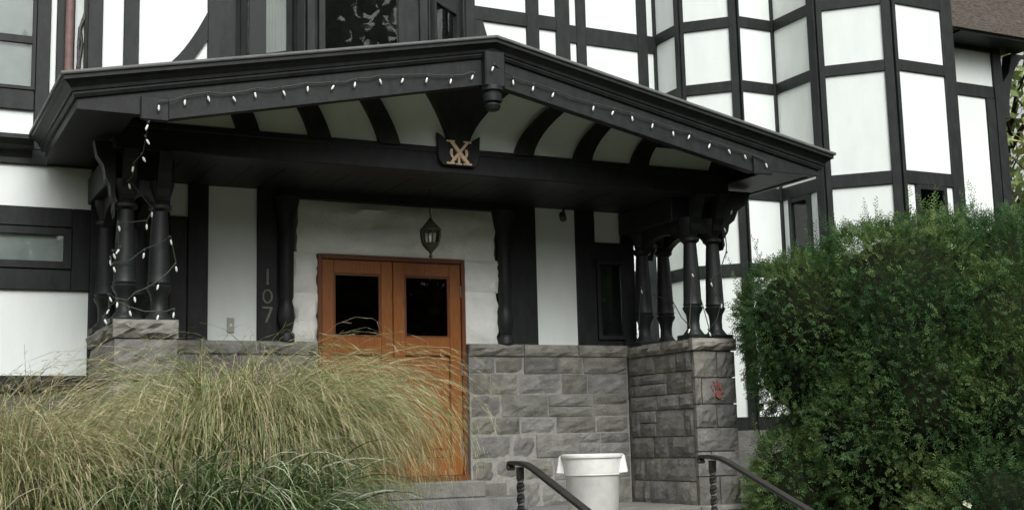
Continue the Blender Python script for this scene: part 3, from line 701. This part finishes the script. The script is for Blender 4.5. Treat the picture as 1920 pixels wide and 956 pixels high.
# downpipe and cables on the upper left wall
dp = thing('downpipe', 'reddish brown downpipe on the upper wall beside the porch eave', 'pipe', (-3.2, -0.07, 3.2))
MB().tube([(-3.205, -0.09, 3.2), (-3.205, -0.09, 6.5)], 0.04, 12).build('pipe', pipe_m, dp, smooth=True)
for z in (3.6, 4.9, 6.1): MB().box(-3.255, -3.155, -0.10, -0.03, z, z+0.05).build('clip', iron_m, dp)
cb = MB()
for kx, am in ((-3.10, 0.035), (-3.095, 0.02)):
    cb.tube([(kx+0.01+am*math.sin(t*0.9)+0.02*math.sin(t*2.3+am*50), -0.045, 3.2+t*0.16) for t in range(22)], 0.015, 6)
cb = cb.build('service_cable', iron_m); tag(cb, 'black service cables sagging beside the reddish downpipe', 'cable')

# red handprint on the pier
hp = MB(); FH = Face(0, -1.42, 1, 0)
def ell(cx, cz, rx, rz, a): 
    return [(cx+rx*math.cos(t)*math.cos(a)-rz*math.sin(t)*math.sin(a), cz+rx*math.cos(t)*math.sin(a)+rz*math.sin(t)*math.cos(a)) for t in [2*math.pi*i/12 for i in range(12)]]
hp.prism(FH, ell(3.07, 0.775, 0.034, 0.040, 0.2), -0.02, 0.0)
for dx, dz, L, a in ((-0.085, 0.085, 0.042, 0.5), (-0.04, 0.125, 0.05, 0.22), (0.0, 0.135, 0.052, 0.0), (0.04, 0.115, 0.045, -0.2), (0.065, 0.03, 0.035, -0.9)):
    hp.prism(FH, ell(3.065+dx*0.8, 0.77+dz*0.8, 0.009, L*0.8, a), -0.02, 0.0)
hp = hp.build('handprint', red_m); tag(hp, 'faded red painted handprint on the front stone of the pier', 'handprint')

# ------------------------------------------------------------------ string lights
def onplane(px, py, Y):
    d = F+Rv*((px-960)/2400)-Uv*((py-478)/2400); c = cam.matrix_world.translation
    return c+d*((Y-c.y)/d.y)
BP = [(0.0025, 0.0), (0.007, 0.008), (0.0095, 0.020), (0.008, 0.038), (0.006, 0.047)]
def bulbs(pts, label, sag=0.012, ang=0.0, closed=None, drop=0.0, seed=1):
    t = thing('string_lights', label, 'string lights', tuple(pts[0]), 'unlit string lights on the porch')
    r = random.Random(seed); cab = []
    for i, p in enumerate(pts):
        cab.append(Vector(p)+Vector((0, 0, 0.035)))
        if i < len(pts)-1: cab.append((Vector(p)+Vector(pts[i+1]))/2+Vector((r.uniform(-1, 1)*0.015, -0.004, 0.035-sag*r.uniform(0.2, 1.4))))
    MB().tube(cab, 0.0055, 5).build('cable', wire_m, t)
    me = None
    for p in pts:
        tl = r.uniform(-0.55, 0.55)
        m1 = MB().lathe((0, 0, -0.045), BP, 8)
        m1 = MB().add([Matrix.Rotation(tl, 3, 'Y') @ Vector(v_) + Vector(p) for v_ in m1.v], m1.f)
        b = m1.build('bulb', bulb_m, t, smooth=True)
        MB().tube([Vector(p)+Vector((math.sin(tl)*0.018, 0, 0.018)), Vector(p)+Vector((math.sin(tl)*0.036, 0, 0.038))], 0.007, 6).build('socket', wire_m, b)
    return t
fl = [(298, 198), (347, 188), (390, 181), (437, 182), (478, 174), (531, 171), (577, 163), (626, 161), (666, 155), (712, 149), (756, 148), (801, 147), (846, 149), (887, 142)]
fr2 = [(925, 126), (962, 151), (1000, 163), (1038, 175), (1113, 200), (1150, 209), (1185, 219), (1224, 233), (1262, 247), (1293, 254), (1331, 271), (1366, 281), (1396, 291), (1436, 307)]
bulbs([onplane(x_, y_, YF-(0.10 if i in () else 0.028)-(0.035 if x_ == 298 else 0)) for i, (x_, y_) in enumerate(fl)], 'string of white bulbs along the left bargeboard of the porch gable', seed=2)
bulbs([onplane(x_, y_, YF-0.028-(0.08 if x_ == 925 else 0)-(0.03 if x_ == 1436 else 0)) for x_, y_ in fr2], 'string of white bulbs along the right bargeboard of the porch gable', seed=3)
col = [(277, 235, -2.24), (275, 262, -2.15), (268, 295, -1.95), (250, 313, -1.75), (242, 345, -1.42), (285, 398, -1.40), (275, 421, -1.40), (223, 424, -1.38), (223, 468, -1.36), (213, 476, -1.34), (207, 488, -1.32), (213, 501, -1.34), (270, 475, -1.40), (320, 450, -1.36), (330, 500, -1.36), (297, 534, -1.41), (252, 557, -1.41), (220, 567, -1.38), (204, 580, -1.32), (196, 599, -1.32), (205, 557, -1.32), (243, 583, -1.40), (297, 591, -1.42), (326, 586, -1.40)]
bulbs([onplane(*c) for c in col], 'tangled string of white bulbs wound round the paired columns beside the grass', seed=4, sag=0.03)
cr = [(1372, 395, -1.5), (1358, 428, -1.45), (1362, 478, -1.40), (1333, 530, -1.38), (1353, 570, -1.40), (1330, 623, -1.40), (1297, 513, -1.38), (1293, 617, -1.40), (1262, 571, -0.46), (1202, 543, -0.44), (1197, 625, -0.44)]
bulbs([onplane(*c) for c in cr], 'loose string of white bulbs wound round the four columns beside the hedge', seed=5, sag=0.05)

# ------------------------------------------------------------------ railings
def railing(X, label, g):
    Y0 = -4.0; t = thing('handrail', label, 'handrail', (X, Y0, -0.62), g)
    def pst(y, z0, z1):
        mb = MB(); k = 30
        for i in range(k+1):
            z = z0+(z1-z0)*i/k; tw = 0 if (i < 3 or i > k-3) else (i-3)/(k-6)*math.pi*4
            for q in range(4):
                a = tw+math.pi/4+q*math.pi/2; mb.v.append((X+0.030*math.cos(a), y+0.030*math.sin(a), z))
        for i in range(k):
            for q in range(4): a = i*4+q; b = i*4+(q+1) % 4; mb.f.append((a, b, b+4, a+4))
        mb.f.append((3, 2, 1, 0)); mb.f.append(tuple(range(4*k, 4*k+4)))
        return mb.build('post', iron_m, t)
    zr = 0.185; sl = 0.36
    pst(Y0, -0.64, zr-0.02); pst(Y0-1.75, -1.34, zr-0.02-sl*1.55)
    path = [(Y0+0.135, zr-0.035), (Y0+0.15, zr-0.015), (Y0+0.14, zr+0.005), (Y0+0.10, zr+0.008), (Y0, zr+0.006), (Y0-0.10, zr-0.006), (Y0-0.20, zr-0.035)]
    path += [(Y0-0.2-d, zr-0.035-sl*d) for d in (0.3, 0.8, 1.3, 1.7)]
    mb = MB(); n = len(path)
    for i, (y, z) in enumerate(path):
        a = path[max(0, i-1)]; b = path[min(n-1, i+1)]; L = math.hypot(b[0]-a[0], b[1]-a[1]); ty, tz = (b[0]-a[0])/L, (b[1]-a[1])/L
        ny, nz_ = -tz, ty
        for sx, sn in ((-1, -1), (1, -1), (1, 0.4), (0.5, 1), (-0.5, 1), (-1, 0.4)):
            mb.v.append((X+sx*0.030, y+ny*sn*0.016, z+nz_*sn*0.016))
    for i in range(n-1):
        for q in range(6): a = i*6+q; b = i*6+(q+1) % 6; mb.f.append((a, b, b+6, a+6))
    mb.f.append((5, 4, 3, 2, 1, 0)); mb.f.append(tuple(range(6*n-6, 6*n)))
    mb.build('rail', iron_m, t, smooth=True)
railing(-0.563, 'black iron handrail with twisted post beside the tall grass', 'iron handrails of the garden steps')
railing(1.11, 'black iron handrail with twisted post on the hedge side of steps', 'iron handrails of the garden steps')

# ------------------------------------------------------------------ rubbish bin
bx, by, bz = 1.20, -2.0, -0.475
bn = thing('rubbish_bin', 'open white plastic rubbish bin with side handles on the landing', 'bin', (bx, by, bz))
BPf = [(0.20, 0.0), (0.212, 0.015), (0.250, 0.50), (0.254, 0.505), (0.254, 0.515), (0.262, 0.52), (0.274, 0.655), (0.286, 0.66), (0.290, 0.675), (0.286, 0.69), (0.276, 0.692), (0.268, 0.685), (0.245, 0.48), (0.205, 0.03), (0.0, 0.03)]
mb = MB(); mb.lathe((bx, by, bz), BPf, 48); mb.f.pop()
mb.build('body', plastic_m, bn, smooth=True)
MB().lathe((bx, by, bz), [(0.2565, 0.502), (0.264, 0.506), (0.264, 0.514), (0.257, 0.518)], 48).build('moulded_band', plastic_m, bn, smooth=True)
for sg in (-1, 1):
    a = math.atan2(-math.sin(YAW), math.cos(YAW))+R(-8)
    ca, sa = math.cos(a)*sg, math.sin(a)*sg
    W = lambda r_, t_, z_: (bx+ca*r_-sa*t_, by+sa*r_+ca*t_, bz+z_)
    mb = MB(); hw0, hw1 = 0.045, 0.085
    mb.add([W(0.262, -hw0, 0.685), W(0.262, hw0, 0.685), W(0.298, hw0, 0.682), W(0.298, -hw0, 0.682),
            W(0.25, -hw1, 0.515), W(0.25, hw1, 0.515), W(0.325, hw1, 0.522), W(0.325, -hw1, 0.522)],
           [(0, 1, 2, 3), (4, 7, 6, 5), (0, 4, 5, 1), (1, 5, 6, 2), (2, 6, 7, 3), (3, 7, 4, 0)])
    mb.build('handle', plastic_m, bn, bev=0.008)

# ------------------------------------------------------------------ ornamental grass
def strands(n, base, rad, L, th0, bend, az, wd, cols, seg=13, az_spread=math.pi, pw=1.9):
    """arching ribbons; returns quads and colours"""
    r = rng
    rr = np.sqrt(r.uniform(0, 1, n))*rad; aa = r.uniform(0, 2*np.pi, n)
    bx_, by_ = base[0]+rr*np.cos(aa), base[1]+rr*np.sin(aa)
    phi = az+r.uniform(-1, 1, n)*az_spread
    Ls = r.uniform(*L, n); t0 = r.uniform(*th0, n); bd = r.uniform(*bend, n); ww = r.uniform(*wd, n)
    pos = np.stack([bx_, by_, np.full(n, base[2])], 1); P = [pos]; S = []
    tw = r.normal(0, 0.25, n)
    for i in range(seg):
        sI = (i+0.5)/seg; th = t0+bd*sI**pw
        ph = phi+tw*sI
        d = np.stack([np.sin(th)*np.cos(ph), np.sin(th)*np.sin(ph), np.cos(th)], 1)
        pos = pos+d*(Ls/seg)[:, None]; P.append(pos)
    sv = np.stack([-np.sin(phi+0.6*r.normal(0, 1, n)), np.cos(phi+0.6*r.normal(0, 1, n)), r.normal(0, 0.3, n)], 1)
    sv /= np.linalg.norm(sv, axis=1)[:, None]
    Q = []; C = []
    ci = r.integers(0, len(cols), n); base_c = np.array(cols)[ci]*r.uniform(1.0, 1.75, n)[:, None]
    for i in range(seg):
        w0 = ww*(1-(i/seg)**2.5)*0.5*(0.6 if i == 0 else 1); w1 = ww*(1-((i+1)/seg)**2.5)*0.5+0.0004
        q = np.stack([P[i]-sv*w0[:, None], P[i]+sv*w0[:, None], P[i+1]+sv*w1[:, None], P[i+1]-sv*w1[:, None]], 1)
        Q.append(q); C.append(base_c)
    return np.concatenate(Q).reshape(-1, 3), np.concatenate(C), P, base_c
TAN = [(0.36, 0.32, 0.19), (0.42, 0.38, 0.25), (0.31, 0.29, 0.16), (0.27, 0.27, 0.13), (0.36, 0.29, 0.19)]
OLV = [(0.17, 0.21, 0.085), (0.21, 0.245, 0.11), (0.25, 0.27, 0.13), (0.13, 0.17, 0.06)]
GRN = [(0.06, 0.105, 0.032), (0.08, 0.135, 0.045), (0.05, 0.09, 0.028), (0.11, 0.16, 0.065)]
PAL = [(0.34, 0.37, 0.27), (0.42, 0.44, 0.34)]  # pale tint imitates glints on light-catching blades
def plume(P, bc, k, m):
    """feathery side hairs on the outer half of each stem"""
    Q = []; C = []; seg = len(P)-1; n = len(bc)
    for j in range(k):
        i = rng.integers(int(seg*0.55), seg, n); f_ = rng.uniform(0, 1, n)[:, None]
        PA = np.stack(P, 0); p = PA[i, np.arange(n)]*(1-f_)+PA[i+1, np.arange(n)]*f_
        d = PA[i+1, np.arange(n)]-PA[i, np.arange(n)]; d /= np.linalg.norm(d, axis=1)[:, None]+1e-6
        d = d+rng.normal(0, 0.13, (n, 3)); d[:, 2] -= 0.15; d /= np.linalg.norm(d, axis=1)[:, None]
        L = rng.uniform(0.035, 0.09, n)[:, None]; sv = np.cross(d, rng.normal(0, 1, (n, 3))); sv /= np.linalg.norm(sv, axis=1)[:, None]
        w_ = 0.0015
        q = np.stack([p-sv*w_, p+sv*w_, p+d*L+sv*w_*0.4, p+d*L-sv*w_*0.4], 1); Q.append(q.reshape(-1, 3)); C.append(bc*rng.uniform(0.9, 1.2, n)[:, None])
    return np.concatenate(Q), np.concatenate(C)
def clump(x, y, label, spec):
    z = gz(x, y)-0.03
    t = thing('ornamental_grass', label, 'grass', (x, y, z), 'tall ornamental grass clumps')
    for nm, n, rad, L, th0, bend, az, spr, wd, cols, hairs in spec:
        V, C, P, bc = strands(n, (x, y, z), rad, L, th0, bend, az, wd, cols, az_spread=spr)
        if hairs:
            V2, C2 = plume(P, bc, hairs, None); V = np.concatenate([V, V2]); C = np.concatenate([C, C2])
        quads(nm, V, C, grass_m, t, kind='stuff')
    return t
PI = math.pi
clump(-4.12, -4.5, 'tan feathery ornamental grass clump in front of the white ground-floor panel',
      [('seed_stems', 3800, 0.42, (1.15, 2.0), (0.0, 0.30), (1.6, 3.2), 0, PI, (0.003, 0.006), TAN+OLV[:2], 9),
       ('leaf_blades', 700, 0.42, (0.9, 1.5), (0.05, 0.5), (1.0, 2.6), 0, PI, (0.007, 0.012), OLV+GRN[:2], 0)])
clump(-3.30, -4.8, 'tan and green grass clump with broad leaves in front of the stone pier',
      [('seed_stems', 650, 0.30, (0.7, 1.15), (0.0, 0.30), (1.6, 3.2), 0, PI, (0.003, 0.006), TAN+OLV, 9),
       ('leaf_blades', 800, 0.36, (0.9, 1.5), (0.05, 0.5), (1.2, 2.8), 0, PI, (0.009, 0.015), OLV+GRN, 0),
       ('glint_blades', 110, 0.30, (1.0, 1.5), (0.1, 0.45), (1.2, 2.6), -0.3, 2.0, (0.011, 0.016), PAL, 0)])
clump(-2.85, -4.95, 'dark green broad-leaved grass clump between the two tan ones',
      [('seed_stems', 250, 0.30, (0.8, 1.2), (0.0, 0.40), (1.2, 2.6), 0.5, 2.2, (0.003, 0.006), OLV+TAN[:2], 7),
       ('leaf_blades', 1900, 0.34, (0.8, 1.4), (0.05, 0.55), (1.2, 3.0), 0, PI, (0.011, 0.019), GRN, 0),
       ('glint_blades', 220, 0.34, (0.95, 1.6), (0.10, 0.5), (1.4, 2.8), -0.3, 2.2, (0.011, 0.017), PAL, 0)])
clump(-2.66, -4.2, 'olive and straw grass clump arching over towards the wooden doors',
      [('seed_stems', 5600, 0.36, (1.3, 2.45), (0.0, 0.20), (2.1, 3.5), 0.0, 2.4, (0.003, 0.006), OLV+TAN, 9),
       ('leaf_blades', 800, 0.36, (0.9, 1.6), (0.05, 0.45), (1.0, 2.6), 0, PI, (0.009, 0.014), GRN+OLV, 0),
       ('glint_blades', 40, 0.30, (1.2, 1.8), (0.15, 0.4), (1.4, 2.6), 0, 1.6, (0.011, 0.015), PAL, 0)])

# ------------------------------------------------------------------ yew hedge
LOBES = [(3.80, -2.05, 1.48, 0.78, 0.72), (4.6, -2.5, 1.58, 1.02, 0.92), (5.7, -2.8, 1.58, 1.2, 1.0), (6.9, -3.0, 1.5, 1.3, 1.1), (8.1, -3.3, 1.5, 1.3, 1.1),
         (4.35, -3.0, 0.62, 0.80, 0.8), (5.2, -3.5, 0.55, 1.1, 1.0), (6.4, -3.9, 0.5, 1.2, 1.1), (4.45, -3.75, -0.40, 0.72, 0.6), (5.3, -4.3, -0.30, 0.95, 0.75), (6.4, -4.7, -0.2, 1.0, 0.8), (3.62, -2.0, -0.28, 0.58, 0.72), (3.66, -1.98, 1.05, 0.50, 0.60), (4.05, -2.6, 0.30, 0.66, 0.90), (4.45, -2.85, 1.05, 0.85, 0.85), (5.2, -3.2, 1.1, 1.05, 0.95), (6.2, -3.5, 1.1, 1.15, 1.0)]
hedge = thing('yew_hedge', 'large dense dark green yew hedge beside the pier in front of the bays', 'hedge', (5.2, -3.4, gz(5.2, -3.4)))
def noise3(p, sc_): return np.sin(p[:, 0]*sc_+1.3)*np.sin(p[:, 1]*sc_*1.1+0.4)*np.sin(p[:, 2]*sc_*0.9+2.1)+0.5*np.sin(p[:, 0]*sc_*2.3+p[:, 2]*sc_*1.7)*np.sin(p[:, 1]*sc_*2.1+0.7)
def sprigs(P, N, size, cols, leaf=(0.027, 0.0095), nl=8):
    n = len(P); r = rng
    d = N+r.normal(0, 0.45, (n, 3)); d[:, 2] += 0.12; d /= np.linalg.norm(d, axis=1)[:, None]
    a = np.cross(d, r.normal(0, 1, (n, 3))); a /= np.linalg.norm(a, axis=1)[:, None]; b = np.cross(d, a)
    L = r.uniform(*size, n)[:, None]; Q = []; C = []
    for k in range(nl):
        t = (k+0.7)/nl; sgn = 1 if k % 2 else -1
        o = P+d*L*(t-0.35)
        ld = d*0.62+a*sgn*0.78*(1 if k < nl-1 else 0)+b*r.normal(0, 0.22, (n, 1))-np.array([0, 0, 0.15]); ld /= np.linalg.norm(ld, axis=1)[:, None]
        ll = leaf[0]*(1.15-0.5*t)*r.uniform(0.8, 1.3, (n, 1)); wv = np.cross(ld, b); wv /= np.linalg.norm(wv, axis=1)[:, None]+1e-6
        wv = wv*leaf[1]*0.5
        Q.append(np.stack([o-wv*0.6, o+wv*0.6, o+ld*ll+wv, o+ld*ll-wv], 1)); C.append(cols*r.uniform(0.85, 1.15, (n, 1)))
    return np.concatenate(Q).reshape(-1, 3), np.concatenate(C)
PP = []; NN = []
for (x, y, z, rx, rz) in LOBES:
    n = int(9500*(rx*rx+rx*rz)/2)
    d = rng.normal(0, 1, (n, 3)); d /= np.linalg.norm(d, axis=1)[:, None]
    p0 = np.stack([x+d[:, 0]*rx, y+d[:, 1]*rx, z+d[:, 2]*rz], 1)
    f_ = 1+0.09*noise3(p0, 4.2)+0.05*noise3(p0, 9.5)+rng.normal(0, 0.03, n)-0.16*rng.uniform(0, 1, n)**3
    f_ += (rng.uniform(0, 1, n) < 0.02)*rng.uniform(0.04, 0.16, n)
    p = np.stack([x+d[:, 0]*rx*f_, y+d[:, 1]*rx*f_, z+d[:, 2]*rz*f_], 1)
    keep = p[:, 2] > -1.1
    for (x2, y2, z2, r2, q2) in LOBES:
        if (x2, y2, z2) == (x, y, z): continue
        keep &= ((p[:, 0]-x2)/r2)**2+((p[:, 1]-y2)/r2)**2+((p[:, 2]-z2)/q2)**2 > 0.72
    keep &= ~((p[:, 0] < 3.40) & (p[:, 1] > -1.50))
    PP.append(p[keep]); NN.append(d[keep])
PP = np.concatenate(PP); NN = np.concatenate(NN)
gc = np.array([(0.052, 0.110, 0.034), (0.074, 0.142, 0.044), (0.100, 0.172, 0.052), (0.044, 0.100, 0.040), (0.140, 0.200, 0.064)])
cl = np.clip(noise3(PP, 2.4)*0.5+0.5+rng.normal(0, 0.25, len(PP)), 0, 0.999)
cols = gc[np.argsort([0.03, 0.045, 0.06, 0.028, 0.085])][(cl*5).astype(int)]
V, C = sprigs(PP, NN, (0.06, 0.13), cols)
quads('foliage', V, C, leaf_m, hedge, kind='stuff')
# leading shoots that stick out on top
sel = rng.choice(np.where(NN[:, 2] > 0.45)[0], 160, replace=False)
Q = []; CC = []
for k in range(5):
    V, C = sprigs(PP[sel]+np.array([0, 0, 1])*0.05*k+NN[sel]*0.02*k, NN[sel]*0.3+np.array([0, 0, 1.0]), (0.10, 0.16), cols[sel]*1.15); Q.append(V); CC.append(C)
quads('leading_shoots', np.concatenate(Q), np.concatenate(CC), leaf_m, hedge, kind='stuff')
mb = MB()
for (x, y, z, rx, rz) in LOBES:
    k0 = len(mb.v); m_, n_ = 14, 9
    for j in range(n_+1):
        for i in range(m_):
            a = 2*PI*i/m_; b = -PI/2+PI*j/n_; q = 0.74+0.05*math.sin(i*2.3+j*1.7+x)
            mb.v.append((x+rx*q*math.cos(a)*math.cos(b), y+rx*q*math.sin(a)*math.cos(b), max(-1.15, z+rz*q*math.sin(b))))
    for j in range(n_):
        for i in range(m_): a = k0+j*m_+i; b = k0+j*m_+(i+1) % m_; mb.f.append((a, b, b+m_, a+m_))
mb.build('light_block_core', core_leaf_m, hedge, smooth=True)  # solid dark core inside the foliage, put in to block light
for (x, y, dx, h) in ((3.72, -1.85, 0.08, 1.2), (3.95, -2.05, -0.05, 1.2), (4.2, -2.3, 0.1, 1.2), (3.5, -1.75, 0.25, 1.1)):
    MB().tube([(x, y, -0.65), (x+dx*0.4, y-0.03, 0.0), (x+dx, y-0.08, h*0.6), (x+dx*1.6, y-0.1, h)], 0.045, 8, 0.02).build('stem', bark_m, hedge, smooth=True)
# small white flowers in front of the hedge
random.seed(5)
ft = thing('cream_flowers', 'few small pale cream blooms at the foot of the yew hedge', 'flowers', (4.15, -4.45, -1.0))
for i in range(3):
    p = onplane(1800+random.uniform(-28, 28), 936+random.uniform(-10, 12), -4.95)
    mb = MB()
    for k in range(5):
        a = 2*PI*k/5; mb.add([p, p+Vector((0.016*math.cos(a-0.5), -0.008, 0.016*math.sin(a-0.5))), p+Vector((0.024*math.cos(a), -0.012, 0.024*math.sin(a))), p+Vector((0.016*math.cos(a+0.5), -0.008, 0.016*math.sin(a+0.5)))], [(0, 1, 2, 3)])
    mb.build('bloom', petal_m, ft)
    MB().tube([p, p+Vector((0.02, 0.05, -0.35))], 0.005, 5).build('stalk', core_leaf_m, ft)

# ------------------------------------------------------------------ trees
def tree(x, y, h, cr, label, nleaf, lsize, cols, seed, group=None, crown0=0.3):
    global rng
    rr = np.random.default_rng(seed); z0 = gz(x, y)-0.1
    t = thing('tree', label, 'tree', (x, y, z0), group)
    tr = MB(); tr.tube([(x, y, z0), (x+0.1, y, z0+h*0.3), (x-0.1, y+0.1, z0+h*0.6), (x, y, z0+h*0.92)], h*0.022, 10, h*0.004)
    tips = []
    for i in range(16):
        a = rr.uniform(0, 2*PI); zb = z0+h*rr.uniform(crown0, 0.8); L = cr*rr.uniform(0.6, 1.0)*(1.1-0.5*(zb-z0)/h)
        p1 = Vector((x+0.5*L*math.cos(a), y+0.5*L*math.sin(a), zb+L*0.25)); p2 = Vector((x+L*math.cos(a), y+L*math.sin(a), zb+L*rr.uniform(0.2, 0.55)))
        tr.tube([(x, y, zb), p1, p2], h*0.007, 6, h*0.0015); tips += [p1*0.4+p2*0.6, p2]
        for _ in range(2):
            q = p1+Vector((rr.normal(0, L*0.25), rr.normal(0, L*0.25), rr.uniform(0, L*0.4))); tr.tube([p1, q], h*0.003, 5, h*0.001); tips.append(q)
    tr.build('trunk', bark_m, t, smooth=True)
    tp = np.array([tuple(q) for q in tips]+[(x, y, z0+h*0.95)])
    idx = rr.integers(0, len(tp), nleaf); p = tp[idx]+rr.normal(0, 1, (nleaf, 3))*np.array([cr*0.17, cr*0.17, cr*0.13])
    d = rr.normal(0, 1, (nleaf, 3)); d /= np.linalg.norm(d, axis=1)[:, None]; e = np.cross(d, rr.normal(0, 1, (nleaf, 3))); e /= np.linalg.norm(e, axis=1)[:, None]
    s_ = lsize*rr.uniform(0.6, 1.3, (nleaf, 1))
    V = np.stack([p-d*s_, p+e*s_*0.45, p+d*s_, p-e*s_*0.45], 1)
    c = np.array(cols)[rr.integers(0, len(cols), nleaf)]*rr.uniform(0.7, 1.25, (nleaf, 1))
    quads('crown', V.reshape(-1, 3), c, leaf_m, t, kind='stuff')
TG = [(0.05, 0.085, 0.025), (0.07, 0.10, 0.03), (0.10, 0.125, 0.04), (0.04, 0.07, 0.02)]
TY = [(0.26, 0.27, 0.085), (0.30, 0.28, 0.10), (0.17, 0.22, 0.07)]
TL = [(0.13, 0.21, 0.065), (0.18, 0.26, 0.085), (0.23, 0.30, 0.10)]
tree(15.5, 5.5, 9.5, 3.6, 'yellowing leafy tree beyond the side roof of the house', 2600, 0.13, TY+TL, 1)
tree(13.2, 1.5, 5.2, 2.3, 'low green bushy tree beyond the hedge and side wall', 4200, 0.11, TL, 2, crown0=0.1)
# unseen street trees, mirrored in panes; row and heights tuned to block low sky
for i, (x, y, h, c) in enumerate(((-36, -24, 11, 5.2), (-27, -28, 12, 5.5), (-18, -26, 11, 5.2), (-10, -29, 12, 5.5), (-2, -27, 11, 5.2), (6, -29, 18, 6.5), (13, -27, 17, 6), (22, -27, 12, 5.5), (31, -23, 11, 5.2))):
    tree(x, y, h, c, 'tall unseen street tree across the road, screening low sky from the house', 4200, 0.42, TG, 20+i, 'street trees across the road', 0.12)
